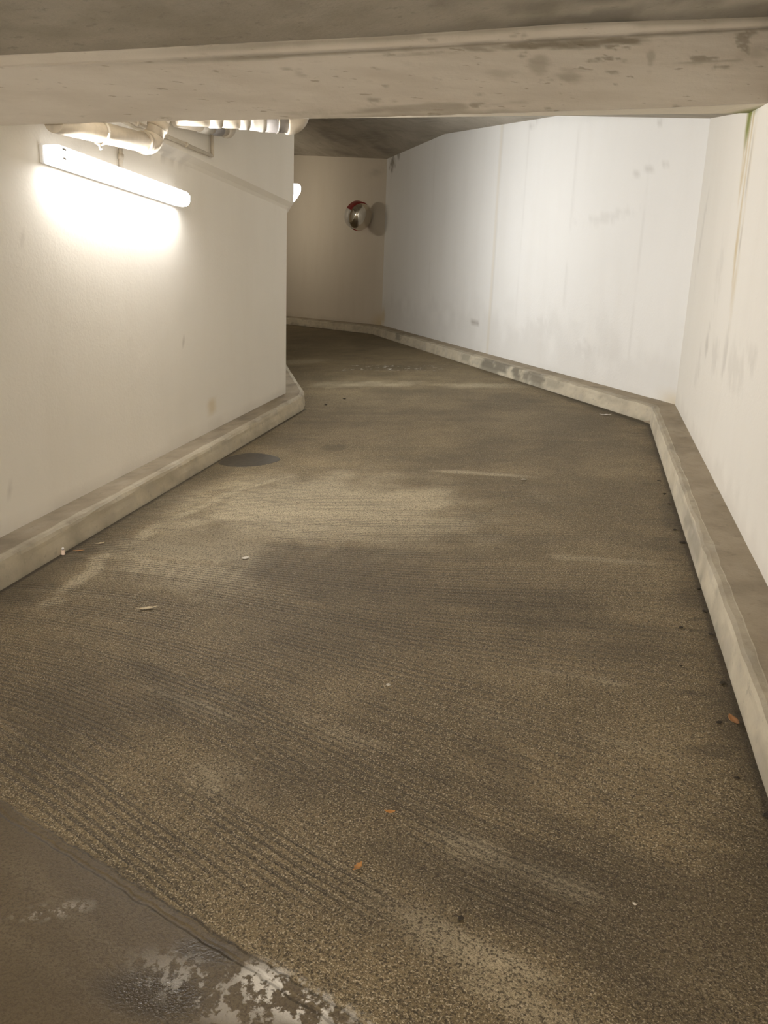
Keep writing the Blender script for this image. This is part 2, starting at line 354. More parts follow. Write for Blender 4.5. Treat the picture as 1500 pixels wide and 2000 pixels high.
# ------------------------------------------------------------------ walls
def wall(name, A, B, mA, mB, tops, mat, prof=None, paint=None, nc=120, thick=.3, label=''):
    """A->B plan line; tops = [(t, z)...]; prof = [(z, offset)...] horizontal breaks in the section"""
    nv = -(mA + mB); nv /= np.linalg.norm(nv)
    t = np.unique(np.concatenate([np.linspace(0, 1, nc), [q[0] for q in tops]])); nc = len(t)
    top = np.interp(t, [q[0] for q in tops], [q[1] for q in tops])
    base = A[None, :] + (B - A)[None, :] * t[:, None]
    bot = zf(base[:, 0], base[:, 1]) - .2
    rows = []
    if prof is None:
        nr = 60
        for k in range(nr + 1): rows.append((bot + (top - bot) * k / nr, 0.0))
    else:
        z0 = prof[0][0]
        for k in range(41): rows.append((bot + (z0 - bot) * k / 40, prof[0][1]))
        for z, o in prof[1:]: rows.append((np.full(nc, z), o))
        z1, o1 = prof[-1]
        for k in range(1, 21): rows.append((z1 + (top - z1) * k / 20, o1))
    W = []
    for z, o in rows:
        a = A + mA * o; b = B + mB * o
        xy = a[None, :] + (b - a)[None, :] * t[:, None]
        W.append(np.column_stack([xy, z]))
    W = np.array(W)
    S = np.broadcast_to(t[None, :] * np.linalg.norm(B - A), W.shape[:2]); Z = W[..., 2]
    at = dict(dirt=np.zeros_like(Z), rust=np.zeros_like(Z), moss=np.zeros_like(Z))
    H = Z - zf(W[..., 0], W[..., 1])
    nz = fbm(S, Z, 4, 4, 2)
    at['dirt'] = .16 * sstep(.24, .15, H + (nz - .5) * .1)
    if paint: paint(S, Z, H, at, nz)
    return solid_grid(name, W if True else W, (nv[0] * thick, nv[1] * thick, 0), mat, attrs=at, kind='structure', label=label)

def paint_left(S, Z, H, at, nz):
    yy = S - 3.6
    # rough plaster seam running beside the conduit under the soffit
    band = sstep(.05, .02, np.abs(Z - 2.60 - (nz - .5) * .03)) * sstep(5.6, 5.0, yy)
    at['dirt'] = np.maximum(at['dirt'], .4 * band * sstep(.45, .65, fbm(S, Z, 16, 3)))
    for y, z in [(3.97, .81), (3.47, .655), (3.88, .885), (4.42, 1.14), (3.35, .60), (4.1, 1.3), (5.3, 1.35), (3.6, 1.9)]:
        at['dirt'] = np.maximum(at['dirt'], .35 * sstep(1.2, .4, ell(yy, Z, y, z, .014, .018) + (nz - .5)))
    at['rust'] = np.maximum(at['rust'], .5 * sstep(1.2, .2, ell(yy, Z, 5.75, .83, .10, .07)))
def left_wall_stepped():
    tL = np.linalg.norm(LWC - LW0)
    ts = (3.3 + 3.6) / tL                                     # the step only exists beyond the beam
    A2 = lerp(LW0, LWC, ts)
    wall('wall_left', LW0, A2, nL1, nL1, [(0, 2.42), (1, 2.72)], M['wall_left'], paint=lambda S, Z, H, at, nz: paint_left(S, Z, H, at, nz), nc=120, label='cream painted wall beside the ramp, nearest stretch')
    def pf(S, Z, H, at, nz): paint_left(S + 6.9, Z, H, at, nz)
    wall('wall_left_middle', A2, LWC, nL1, mLC, [(0, 2.90), (1, 3.62)], M['wall_left'], prof=[(2.575, 0.0), (2.60, .018), (2.635, .062)], paint=pf, nc=140, label='cream painted wall carrying the long lamp above the left kerb')
left_wall_stepped()
wall('wall_left_far', LWC, LI, mLC, mLI, [(0, 3.62), (1, 5.5)], M['wall_left'], prof=[(2.575, 0.0), (2.60, .018), (2.635, .062)], nc=60, label='cream wall turning away round the bend')
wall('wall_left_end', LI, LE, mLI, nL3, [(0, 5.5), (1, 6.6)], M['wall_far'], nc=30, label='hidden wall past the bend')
def paint_right(S, Z, H, at, nz):
    y = S - 3.6; jag = fbm(y * 14, Z * .8, 2.2, 3, 6)
    # yellow-green seepage from the end of the beam
    cen = np.interp(Z, [1.5, 2.0, 2.4, 2.8], [4.93, 5.02, 5.10, 5.14]); wid = np.interp(Z, [1.5, 1.9, 2.4, 2.8], [.03, .09, .16, .20])
    u = (y - cen) / wid
    at['rust'] = np.maximum(at['rust'], .75 * sstep(1.1, .6, np.abs(u)) * sstep(1.5, 2.1, Z) * sstep(.35, .62, jag))
    at['dirt'] = np.maximum(at['dirt'], .35 * sstep(.12, .02, np.abs(u + .55 + (nz - .5) * .1)) * sstep(1.6, 2.0, Z))
    at['moss'] = np.maximum(at['moss'], .95 * sstep(1.3, .5, ell(y, Z, 5.24, 2.72, .09, .13) + (nz - .5)) + .9 * sstep(1.3, .5, ell(y, Z, 5.10, 2.79, .14, .035) + (nz - .5)))
    for cy, cz, ry, rz, w in [(5.74, 1.48, .09, .10, .28), (4.95, 1.45, .07, .16, .22), (4.6, 1.35, .25, .10, .12), (5.3, 1.40, .12, .10, .15), (6.7, 2.3, .05, .30, .14), (4.2, 1.42, .15, .06, .14), (5.6, 1.9, .12, .2, .08), (6.0, 1.3, .12, .12, .1)]:
        at['dirt'] = np.maximum(at['dirt'], w * sstep(1.2, .4, ell(y, Z, cy, cz, ry, rz, .2) + (fbm(y, Z * .6, 22, 3) - .5) * 2.2))
    at['dirt'] = np.maximum(at['dirt'], .12 * sstep(.30, .18, H + (fbm(S, Z, 9, 3) - .5) * .2))
wall('wall_right', RW0, C1, nR1, mR1, [(0, 2.75), (.76, 3.1), (.83, 3.0), (1, 3.28)], M['wall_right'], paint=paint_right, nc=260, label='cream white wall beside the right kerb')
def paint_rfar(S, Z, H, at, nz):
    for s0, w in [(2.03, .30), (3.16, .10), (3.89, .10), (6.3, .06), (.75, .08)]:
        at['dirt'] = np.maximum(at['dirt'], w * sstep(.022, .004, np.abs(S - s0)) * sstep(.3, .55, fbm(S, Z, 3, 3)))
    at['rust'] = np.maximum(at['rust'], .20 * sstep(.06, .0, np.abs(S - 3.93)))
    for s, z, rs, rz, w in [(3.1, 3.82, .12, .03, .22), (.66, 3.31, .05, .04, .2), (.75, 2.95, .22, .02, .22), (8.5, 4.33, .16, .16, .8), (8.15, 4.42, .10, .06, .6), (4.35, 1.62, .22, .025, .55), (1.5, 1.35, .35, .10, .12), (2.6, 1.55, .5, .12, .10), (1.35, 2.62, .5, .05, .10)]:
        at['dirt'] = np.maximum(at['dirt'], w * sstep(1.2, .4, ell(S, Z, s, z, rs, rz) + (fbm(S, Z, 20, 3) - .5) * 1.8))
    at['rust'] = np.maximum(at['rust'], .55 * sstep(1.3, .3, ell(S, Z, 8.75, 1.68, .14, .16) + (nz - .5)))
    at['rust'] = np.maximum(at['rust'], .4 * sstep(.35, 0, S) * sstep(.30, .17, H))
    at['dirt'] = np.maximum(at['dirt'], .10 * sstep(.8, .3, H + (nz - .5) * .9))
L12 = np.linalg.norm(C2 - C1)
M['wall_outer'] = wall_mat('white wall paint, bend', (.90, .89, .86), (.76, .73, .67))
wall('wall_right_far', C1, C2, mR1, mR2, [(0, 3.30), (1.98 / L12, 3.76), (5.31 / L12, 4.37), (1, 4.60)], M['wall_outer'], paint=paint_rfar, nc=260, label='long white wall curving round the bend')
def paint_far(S, Z, H, at, nz):
    at['rust'] = np.maximum(at['rust'], .45 * sstep(.5, .0, S) * sstep(.45, .2, H))
    at['dirt'] = np.maximum(at['dirt'], .25 * sstep(1.2, .3, ell(S, Z, .35, 4.3, .3, .08) + (nz - .5)))
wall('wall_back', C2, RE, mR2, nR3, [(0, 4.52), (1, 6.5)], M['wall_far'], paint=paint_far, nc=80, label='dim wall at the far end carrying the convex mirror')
def cross_wall(name, P, Q, ztop, mat, label):
    d = (Q - P); n = np.array([-d[1], d[0]]) / np.linalg.norm(d)
    wall(name, P, Q, n, n, [(0, ztop), (1, ztop)], mat, nc=20, label=label)
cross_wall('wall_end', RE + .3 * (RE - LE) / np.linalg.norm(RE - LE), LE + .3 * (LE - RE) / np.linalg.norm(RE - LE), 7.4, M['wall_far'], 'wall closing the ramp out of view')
cross_wall('wall_front', LW0 + np.array([-.3, 0]), RW0 + np.array([.3, 0]), 3.2, M['wall_left'], 'wall at the foot of the ramp out of view')

# ------------------------------------------------------------------ ceilings and beam
def bil(p00, p01, p10, p11, nr, nc):
    u = np.linspace(0, 1, nc)[None, :, None]; v = np.linspace(0, 1, nr)[:, None, None]
    p00, p01, p10, p11 = (np.array(p, float)[None, None, :] for p in (p00, p01, p10, p11))
    return (p00 * (1 - u) + p01 * u) * (1 - v) + (p10 * (1 - u) + p11 * u) * v
BL = np.linalg.norm(BM1 - BM0)
def bpt(u, z, off=0.0): p = BM0 + bdir * u * BL + bnor * off; return (p[0], p[1], z)
zlo = lambda u: np.interp(u, [0, .166, .322, .481, .709, .978, 1.08], [2.617, 2.682, 2.745, 2.811, 2.913, 3.027, 3.071])   # foot of the fillet under the slab
zup = lambda u: np.interp(u, [0, .166, .322, .481, .709, .978, 1.08], [2.652, 2.721, 2.791, 2.858, 2.972, 3.068, 3.110])
zbt = lambda u: np.interp(u, [0, .195, .399, .650, .854, .992, 1.08], [2.372, 2.433, 2.488, 2.570, 2.638, 2.692, 2.722])
boff = lambda u: .30 + .249 * u                                                     # the beam widens towards the right wall
zbk_ = lambda u: 2.457 + .319 * u
def build_beam():
    U = np.linspace(0, 1.07, 350); rows = []
    jit = (fbm(U * 40, U * 0, 1.0, 4) - .5)
    chip = (fbm(U * 60, U * 0 + 5, 1.0, 4) - .5)
    edge = zbt(U) + .006 * chip
    P = lambda z, off: np.column_stack([BM0[0] + bdir[0] * U * BL + bnor[0] * off, BM0[1] + bdir[1] * U * BL + bnor[1] * off, z])
    zbk = zbk_(U)
    rows.append(P(zbk + .30, boff(U))); rows.append(P(zbk, boff(U) + .004 * jit))
    for k in range(1, 7): rows.append(P(zbk + (edge - zbk) * k / 7, boff(U) * (1 - k / 7)))
    rows.append(P(edge, 0 * U))
    zl = zlo(U) + .004 * jit; zu = zup(U) + .010 * chip
    for k in range(1, 41): rows.append(P(edge + (zl - edge) * k / 40, 0 * U))
    rows.append(P(zl + .002, .012 + 0 * U)); rows.append(P(zl + .008, .010 + 0 * U))
    for k in range(1, 7): rows.append(P(zl + .008 + (zu - zl) * k / 6, .008 - .03 * (k / 6) + 0 * U))
    rows.append(P(zu + .12, .0 + 0 * U))
    G = np.array(rows); S = np.broadcast_to(U[None, :] * BL, G.shape[:2]); Z = G[..., 2]
    front = np.arange(len(rows))[:, None] >= 8
    rel = (Z - zbt(U)[None, :]) / (zlo(U) - zbt(U))[None, :]
    nz = fbm(S, Z, 6, 4, 8); fz = fbm(S, Z * 4, 9, 4, 21)
    dirt = np.zeros_like(Z); pale = np.zeros_like(Z); moss = np.zeros_like(Z)
    def blot(s, z, rs, rz, w, a=0.0): return w * sstep(1.25, .35, ell(S, Z, s, z, rs, rz, a) + (fz - .5) * 1.7)
    for q in [(2.78, 2.895, .45, .022, .75, .10), (2.55, 2.872, .25, .012, .5, .1), (2.9, 2.92, .30, .02, .45, .1), (2.62, 2.80, .06, .05, .35), (2.8, 2.75, .07, .03, .35), (3.2, 2.86, .02, .05, .35), (2.0, 2.56, .5, .02, .4, .1), (1.8, 2.535, .3, .012, .45, .1),
              (3.35, 2.98, .2, .012, .45, .1), (3.75, 2.92, .12, .05, .25), (3.5, 2.86, .2, .008, .4, .1), (2.0, 2.80, .25, .008, .3, .1), (1.4, 2.70, .04, .01, .4), (1.0, 2.74, .05, .008, .4), (2.45, 2.74, .10, .03, .25)]:
        dirt = np.maximum(dirt, blot(*q) * front)
    dirt = np.maximum(dirt, .55 * sstep(.62, .72, fz) * sstep(.55, .65, nz) * front * sstep(.8, 2.2, S))  # dirt flecks, weighted rightward to paint the light's falloff along the beam
    dl = np.abs(Z - zlo(U)[None, :]); dirt = np.maximum(dirt, .65 * sstep(.018, .0, dl + (nz - .5) * .02) * sstep(.2, 1.5, S))
    du = np.abs(Z - zup(U)[None, :]); dirt = np.maximum(dirt, .6 * sstep(.025, .0, du + (nz - .5) * .02) * sstep(.2, 1.5, S))
    dirt = np.maximum(dirt, .4 * sstep(.10, .0, rel + (fz - .5) * .12) * sstep(1.2, 1.8, S) * sstep(3.0, 2.4, S) * front)
    strip = (Z > zlo(U)[None, :] + .004)
    pale = np.maximum(pale, .12 * strip)
    pale = np.maximum(pale, .95 * (~front) * (.7 + .3 * nz))  # soffit colour lightened to stand for light bounced up from the floor
    moss = .8 * sstep(BL * 1.0 - .02, BL * 1.04, S + (nz - .5) * .15) * (~front)
    dirt = np.maximum(dirt, .4 * sstep(BL - .55, BL - .3, S) * sstep(.5, .62, nz) * (~front))
    solid_grid('ceiling_beam', G[::-1].copy(), (bnor[0] * .10, bnor[1] * .10, .06), M['beam'], attrs={k: v[::-1] for k, v in dict(dirt=dirt, pale=pale, moss=moss).items()}, kind='structure', label='low concrete beam crossing the ramp under the slab')
build_beam()
def near_slab():
    nr, nc = 90, 160
    U = np.linspace(0, 1.07, nc); front = np.column_stack([BM0[0] + bdir[0] * U * BL, BM0[1] + bdir[1] * U * BL, zup(U) + .004]) - np.array([*(bnor * .02), 0])
    front[:, 0] += np.interp(U, [0, 1.07], [-.15, .10])
    back = np.column_stack([np.linspace(-3.05, 1.1, nc), np.full(nc, -3.9), np.linspace(2.42, 2.62, nc) + GY * -3.9 + GX * np.linspace(-3, 1.1, nc)])
    v = np.linspace(0, 1, nr)[:, None, None]
    G = back[None] * (1 - v) + front[None] * v
    X, Y = G[..., 0], G[..., 1]
    nz = fbm(X, Y, 3, 5, 4); d = (1 - v[..., 0]) * 8
    dirt = .55 * sstep(.55, .72, nz) * sstep(-2.2, .3, X) + .45 * sstep(.25, .0, d + (nz - .5) * .25) * sstep(-2.0, 0, X)
    dirt = np.maximum(dirt, .45 * sstep(1.2, .2, ell(X, Y, .55, 4.45, .35, .15) + (nz - .5) * 1.5))
    solid_grid('ceiling', G[::-1].copy(), (0, 0, .3), M['ceiling'], attrs=dict(dirt=dirt[::-1]), kind='structure', label='grey concrete slab in front of the beam')
near_slab()
def far_ceiling():
    bl = np.array([*(BM0 + bnor * .29), 2.93]); e1 = BM0 + bdir * BL * 1.06 + bnor * (boff(1.06) - .01); br = np.array([*e1, zbk_(1.06) - .002])
    K = np.array([-1.932, 11.612, 4.269]); Q = np.array([-2.864, 12.111, 4.512]); F = np.array([-6.3, 15.2, 0.]); F[2] = zB(*F[:2])
    cr_ = np.array([.83, 7.08, 3.20]); W2 = np.array([-.202, 8.75, 3.654]); ic = np.array([-2.83, 7.45, 3.58]); ii = np.array([LI[0], LI[1], 5.2])
    out = lambda p, n, e=.25: p - np.array([n[0] * e, n[1] * e, 0])
    # steep soffit: strip between the left edge line and the right edge line
    Lp = [out(bl, nL1), out(ic, mLC), out(ii, mLI), F]
    k2 = out(K, nR2); k2[2] = zB(*k2[:2]); Rp = [br, out(cr_, mR1), out(W2, nR2), k2]
    def strip(name, Lp, Rp, n, label):
        G = []
        for a, b, c, d in zip(Lp[:-1], Rp[:-1], Lp[1:], Rp[1:]):
            for i in range(n): G.append(np.linspace(lerp(a, c, i / n), lerp(b, d, i / n), 40))
        G.append(np.linspace(Lp[-1], Rp[-1], 40)); G = np.array(G)
        nz = fbm(G[..., 0], G[..., 1], 2.5, 5, 31)
        solid_grid(name, G[::-1].copy(), (0, 0, .3), M['ceiling_far'], attrs=dict(dirt=(.5 * sstep(.56, .75, nz))[::-1]), kind='structure', label=label)
    strip('ceiling_middle', Lp, Rp, 14, 'concrete soffit rising behind the beam')
    # gentle soffit beyond the fold, a single plane
    q = lambda x, y: np.array([x, y, zB(x, y)])
    k2 = out(K, nR2); c2 = out(np.array([*C2, 0]), mR2); e2 = out(np.array([*RE, 0]), nR3)
    strip('ceiling_far', [F + np.array([-.02, 0, 0.0]), q(F[0] - .5, F[1] + .4), q(*LE)], [np.array([k2[0], k2[1], zB(*k2[:2])]), q(*c2[:2]), q(*e2[:2])], 14, 'dark concrete ceiling over the far bend')
far_ceiling()

# ------------------------------------------------------------------ kerbs
def kerb(name, stn, label, face_dirt, chips=(), top_dirt=0.0):
    """stn: list of (wall point, lip point); each span is cut into short lengths"""
    Ws, Ls_, = [], []
    for (w0, l0), (w1, l1) in zip(stn[:-1], stn[1:]):
        n = max(1, int(np.linalg.norm(np.array(l1) - np.array(l0)) / .04))
        for i in range(n): Ws.append(lerp(np.array(w0), np.array(w1), i / n)); Ls_.append(lerp(np.array(l0), np.array(l1), i / n))
    Ws.append(np.array(stn[-1][0])); Ls_.append(np.array(stn[-1][1])); Ws = np.array(Ws); Ls_ = np.array(Ls_)
    n = len(Ws); seg = np.concatenate([[0], np.cumsum(np.hypot(*np.diff(Ls_, axis=0).T))])
    D = Ls_ - Ws; wd = np.hypot(*D.T)[:, None]; D = D / wd
    j1 = (fbm(seg * 6, seg * 0, 1, 4, 3) - .5)[:, None]; j2 = (fbm(seg * 9, seg * 0 + 3, 1, 4, 13) - .5)[:, None]
    H = .150
    prof = [(0 * wd - .03, H + .004 * j1, 0), (wd * .2, H + .004 * j2, 0), (wd * .4, H + .003 * j2, 0), (wd * .6, H + .003 * j1, 0), (wd - .045 + .02 * j1, H + .002 * j2, 0), (wd - .042 + .02 * j1, H - .002 + .004 * j2, 1), (wd - .016 + .02 * j2, H - .004 + .010 * j1, 1),
            (wd - .003 + .012 * j2, H - .016 + .016 * j1, 1), (wd + .002 * j1, H - .034 + .01 * j2, 2), (wd + .003 * j2, .09 + 0 * wd, 2), (wd + .004 + .003 * j1, .055 + 0 * wd, 2), (wd + .006 + .004 * j2, .02 + 0 * wd, 2), (wd + .010, -.05 + 0 * wd, 2)]
    rows = []
    for o, h, s in prof:
        xy = Ws + D * o; rows.append(np.column_stack([xy, zf(xy[:, 0], xy[:, 1])[:, None] + h]))
    G = np.array(rows); hh = np.array([np.broadcast_to(np.ravel(p[1]), n) for p in prof]); S = np.broadcast_to(seg[None], hh.shape)
    slot = np.repeat(np.array([prof[k][2] for k in range(1, len(prof))])[:, None], n - 1, 1)
    cw = np.array([np.broadcast_to(np.ravel(p[0] - p[1]), n) for p in prof])
    nz = fbm(S, cw * 2, 5, 4, 7); f2 = fbm(S, cw * 2, 14, 4, 3)
    top = np.array([p[2] for p in prof])[:, None] == 0
    pale_k = np.where(top, .35, 1.0)
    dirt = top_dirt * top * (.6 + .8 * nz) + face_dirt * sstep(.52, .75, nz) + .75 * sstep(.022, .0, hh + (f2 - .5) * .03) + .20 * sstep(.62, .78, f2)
    pale = pale_k * .45 * sstep(.60, .75, fbm(S, cw * 2, 8, 4, 77))
    for s0, s1, h0, h1, w in chips:
        m = sstep(s0 - .05, s0 + .05, S + (f2 - .5) * .2) * sstep(s1 + .05, s1 - .05, S + (f2 - .5) * .2) * sstep(h0 - .02, h0 + .01, hh) * sstep(h1 + .02, h1 - .01, hh)
        dirt = np.maximum(dirt, w * m * sstep(.28, .42, nz))
    back = D.mean(0) * 0
    o = solid_grid(name, G, (0, 0, -.02), [M['kerb_top'], M['kerb_lip'], M['kerb_face']], attrs=dict(dirt=np.clip(dirt, 0, .95), pale=pale), slot=slot, kind='structure', label=label)
    return o
lipx = lambda y: -2.628 - .0115 * (y - 3.0)
wLx = lambda y: LW0[0] + (y + 3.6) * (LWC[0] - LW0[0]) / 11.04
d2i = np.array([-.439, .898]); lipc = np.array([-2.690, 7.47])
stL = [((wLx(-3.6), -3.6), (lipx(-3.6), -3.6)), ((wLx(3), 3), (lipx(3), 3)), ((wLx(7.0), 7.0), (lipx(7.0), 7.0)), ((wLx(7.3), 7.3), (lipx(7.36), 7.36))]
rc = lipc
for a, s in [(0.15, .05), (.5, .08), (.85, .115)]:
    stL.append((tuple(LWC - np.array([0, .02]) + d2i * s * .3), (lipc[0] - .012 * (2 * a - 1) ** 2 - .02 * max(0, a - .4), 7.37 + .09 * a)))
stL += [(tuple(LWC + d2i * .12), tuple(lipc + d2i * .10 + np.array([-.008, .02]))), (tuple(LWC + d2i * 3), tuple(lipc + d2i * 3.0)), (tuple(LI), tuple(LI + mLI * .21)), (tuple(LE), tuple(LE + nL3 * .21))]
kerb('kerb_left', stL, 'worn concrete kerb below the lamp wall', .30, top_dirt=.22)
KW = .19
stR = [(tuple(RW0), tuple(RW0 + nR1 * KW)), (tuple(C1), tuple(C1 + mR1 * KW)), (tuple(C2), tuple(C2 + mR2 * KW)), (tuple(RE), tuple(RE + nR3 * KW))]
kerb('kerb_right', stR, 'pale faced concrete kerb following the right wall round the bend', .3,
     chips=[(q[0] - 1.4, q[1] - 1.4, q[2], q[3], q[4]) for q in [(8.75, 9.35, .02, .12, .62), (13.95, 14.4, .02, .14, .9), (14.5, 15.6, .02, .14, .98), (13.6, 13.9, .03, .12, .5), (16.0, 16.3, .03, .13, .5), (6.8, 7.3, .0, .07, .5), (11.75, 11.9, .0, .13, .25), (19.0, 19.3, .03, .14, .7)]])

# ------------------------------------------------------------------ lamps
def bar_section(bm, sec, y0, y1, r=0.0):
    n = len(sec); a = [bm.verts.new((x, y0, z)) for x, z in sec]; b = [bm.verts.new((x, y1, z)) for x, z in sec]
    for i in range(n): bm.faces.new((a[i], a[(i + 1) % n], b[(i + 1) % n], b[i]))
    bm.faces.new(a[::-1]); bm.faces.new(b); return
def make_lamp(loc, rotz, strength, colour, label, length=1.42, down=.19):
    t = empty('wall_lamp', loc, label=label, category='lamp', group='long wall lamps along the ramp'); t.rotation_euler[2] = rotz
    e = glow('lamp light ' + str(strength), colour, strength * down); e2 = glow('lamp light top ' + str(strength), colour, strength * .006); ef = glow('lamp light front ' + str(strength), colour, strength)
    # opaque back tray against the wall; local x leaves the wall, y runs along it
    bm = bmesh.new(); bar_section(bm, [(-.02, -.040), (.012, -.046), (.018, -.044), (.018, .044), (.012, .046), (-.02, .040)], -length / 2 + .01, length / 2 - .01); from_bm('housing', bm, M['housing'], t)
    # rounded trough of the diffuser, ends drawn in
    sec = [(.014, -.048), (.052, -.050), (.075, -.050), (.099, -.047), (.112, -.038), (.119, -.022), (.121, .0), (.119, .022), (.112, .038), (.099, .047), (.075, .050), (.014, .048)]
    ys = [(-length / 2, .80), (-length / 2 + .006, .92), (-length / 2 + .02, 1.0), (length / 2 - .02, 1.0), (length / 2 - .006, .92), (length / 2, .80)]
    bm = bmesh.new(); rings = []
    for y, s in ys: rings.append([bm.verts.new((.014 + (x - .014) * s, y, z * s)) for x, z in sec])
    n = len(sec)
    for q, (r0, r1) in enumerate(zip(rings[:-1], rings[1:])):
        for i in range(n - 1):
            f = bm.faces.new((r0[i], r0[i + 1], r1[i + 1], r1[i])); f.material_index = 1 if q != 2 else (1 if i == 0 else (0 if i < 5 else (2 if i < 7 else 1)))
        f = bm.faces.new((r0[n - 1], r0[0], r1[0], r1[n - 1])); f.material_index = 1
    f = bm.faces.new(rings[0][::-1]); f.material_index = 1; f = bm.faces.new(rings[-1]); f.material_index = 1
    from_bm('diffuser', bm, [e, e2, ef], t, label='glowing white diffuser cover')
    for s in (-1, 1):
        bm = bmesh.new(); bar_section(bm, [(.0, -.042), (.016, -.050), (.016, .050), (.0, .042)], s * (length / 2 + .004) - .006, s * (length / 2 + .004) + .006); from_bm('end_cap', bm, M['housing'], t)
        for zc in (-.020, .024):
            bm = bmesh.new()
            bar_section(bm, [(.115, zc - .006), (.1245, zc - .005), (.1245, zc + .005), (.115, zc + .006)], s * (length / 2 - .030) - .010, s * (length / 2 - .030) + .010)
            if s < 0: from_bm('clip', bm, M['clip'], t)
            else: bm.free()
    return t
angL = math.atan2(nL1[1], nL1[0]); ang2 = math.atan2(nL2[1], nL2[0])
pL = np.array([wLx(4.50), 4.50]); make_lamp((pL[0] + .004, pL[1], 2.322), angL, LAMP_NEAR, (1.0, .98, .965), 'long glowing lamp mounted on the left wall under the pipes', 1.44)
s2 = .50 + .30; p2 = LWC + d2i * s2 + nL2 * .066
make_lamp((p2[0], p2[1], 2.855), ang2, LAMP_BEND, (.97, .985, 1.0), 'bright lamp tip peeking out behind the left wall corner', .60)
make_lamp((-1.95, -3.595, .78), math.pi / 2, LAMP_FILL, (1.0, .96, .91), 'unseen fill lamp added behind the viewpoint to light the beam and slab', 1.44)
p4 = LI + D3 * 2.6 + nL3 * .004; make_lamp((p4[0], p4[1], 3.95), math.atan2(nL3[1], nL3[0]), LAMP_FAR, (1.0, .89, .73), 'lamp on the hidden wall past the bend', 1.44)

# ------------------------------------------------------------------ pipes under the soffit
def arc(p, d0, d1, r, n=8):
    """quarter-ish bend starting at p heading d0 and leaving along d1"""
    d0 = Vector(d0).normalized(); d1 = Vector(d1).normalized(); ang = d0.angle(d1)
    side = (d1 - d0 * d1.dot(d0)).normalized(); c = Vector(p) + side * r
    return [c + (-side * math.cos(a) + d0 * math.sin(a)) * r for a in [ang * k / n for k in range(n + 1)]]
def pipe_along_wall():
    a = Vector((-2.70, 3.70, 2.457)); b = Vector((-2.70, 4.585, 2.545)); d = (b - a).normalized()
    t = empty('waste_pipe', a, label='cream waste pipe running along the left wall above the lamp', category='pipe')
    L = lambda p: Vector(p) - a
    tube('pipe_run', [L(a), L(b)], .056, M['pvc_cream'], t, 28)
    up = Vector((.30, .26, 1)).normalized()
    bend = arc(b, d, up, .075)
    tube('elbow', [L(b - d * .01)] + [L(p) for p in bend], .063, M['pvc_cream'], t, 28)
    tube('socket_ring', [L(b - d * .045), L(b - d * .01)], .066, M['pvc_cream'], t, 28)
    top = bend[-1] + up * .26
    tube('riser', [L(bend[-1]), L(top)], .057, M['pvc_cream'], t, 28)
    tube('riser_collar', [L(bend[-1] + up * .05), L(bend[-1] + up * .10)], .064, M['pvc_cream'], t, 28)
    # clamp: a strap round the pipe with a lug and screw below
    c = a + d * .40; bm = bmesh.new(); A = Vector((1, 0, 0)); Bv = d.cross(A)
    pts = [c + (A * math.cos(q) + Bv * math.sin(q)) * .061 for q in [2 * math.pi * k / 28 for k in range(29)]]
    sweep(bm, [L(p) for p in pts], .008, 8); cl = from_bm('clamp', bm, M['pvc_white'], t, True)
    tube('clamp_screw', [L(c + Vector((.004, -.02, -.062))), L(c + Vector((.004, .0, -.090)))], .008, M['zinc'], cl, 10)
    return t
pipe_along_wall()
def cross_pipe():
    a = Vector((-2.58, 4.80, 2.735)); e = Vector((-2.03, 5.23, 2.795)); d = (e - a).normalized(); Ln = (e - a).length
    t = empty('drain_pipe', a, label='sleeved drain pipe crossing below the soffit and ending in a cream elbow', category='pipe')
    P = lambda s: d * (s * Ln)
    tube('pipe_run', [P(-.04), P(.28)], .042, M['pvc_cream'], t, 24)
    tube('sleeve', [P(.25), P(.36)], .049, M['pvc_white'], t, 24)
    tube('pipe_run', [P(.36), P(.56)], .045, M['pvc_cream'], t, 24)
    tube('sleeve', [P(.53), P(.62)], .051, M['pvc_white'], t, 24)
    tube('reducer', [P(.62), P(.66), P(.70), P(.73), P(.77)], [.050, .053, .055, .060, .060], M['pvc_white'], t, 24)
    tube('pipe_run', [P(.76), P(1.02)], .059, M['pvc_grey'], t, 28, label='grey length of drain pipe')
    cl = tube('clamp', [P(.885), P(.90)], .065, M['zinc'], t, 28)
    q = P(.892); tube('threaded_rod', [q + Vector((.03, -.055, .0)), q + Vector((.03, -.055, .16))], .006, M['zinc'], cl, 10)
    bend = arc(P(1.0), d, Vector((0, 0, 1)), .085, 10)
    tube('elbow', [P(.985)] + bend + [bend[-1] + Vector((0, 0, .12))], .070, M['pvc_cream'], t, 28, label='cream elbow turning upward')
    return t
cross_pipe()
def short_pipe():
    a = Vector((-2.72, 5.0, 2.772)); e = Vector((-2.72, 5.76, 2.885)); d = (e - a).normalized()
    t = empty('branch_pipe', a, label='short pipe behind the drain pipe with a grey band', category='pipe')
    Lg = (e - a).length; P = lambda s: d * (s * Lg)
    tube('pipe_run', [P(0), P(1)], .040, M['pvc_cream'], t, 24)
    tube('sleeve', [P(.42), P(.60)], .047, M['pvc_white'], t, 24); tube('band', [P(.66), P(.84)], .046, M['pvc_grey'], t, 24, label='grey band')
    bend = arc(P(1.0), d, Vector((0, 0, 1)), .06, 8); tube('elbow', [P(.95)] + bend + [bend[-1] + Vector((0, 0, .12))], .050, M['pvc_cream'], t, 24)
short_pipe()
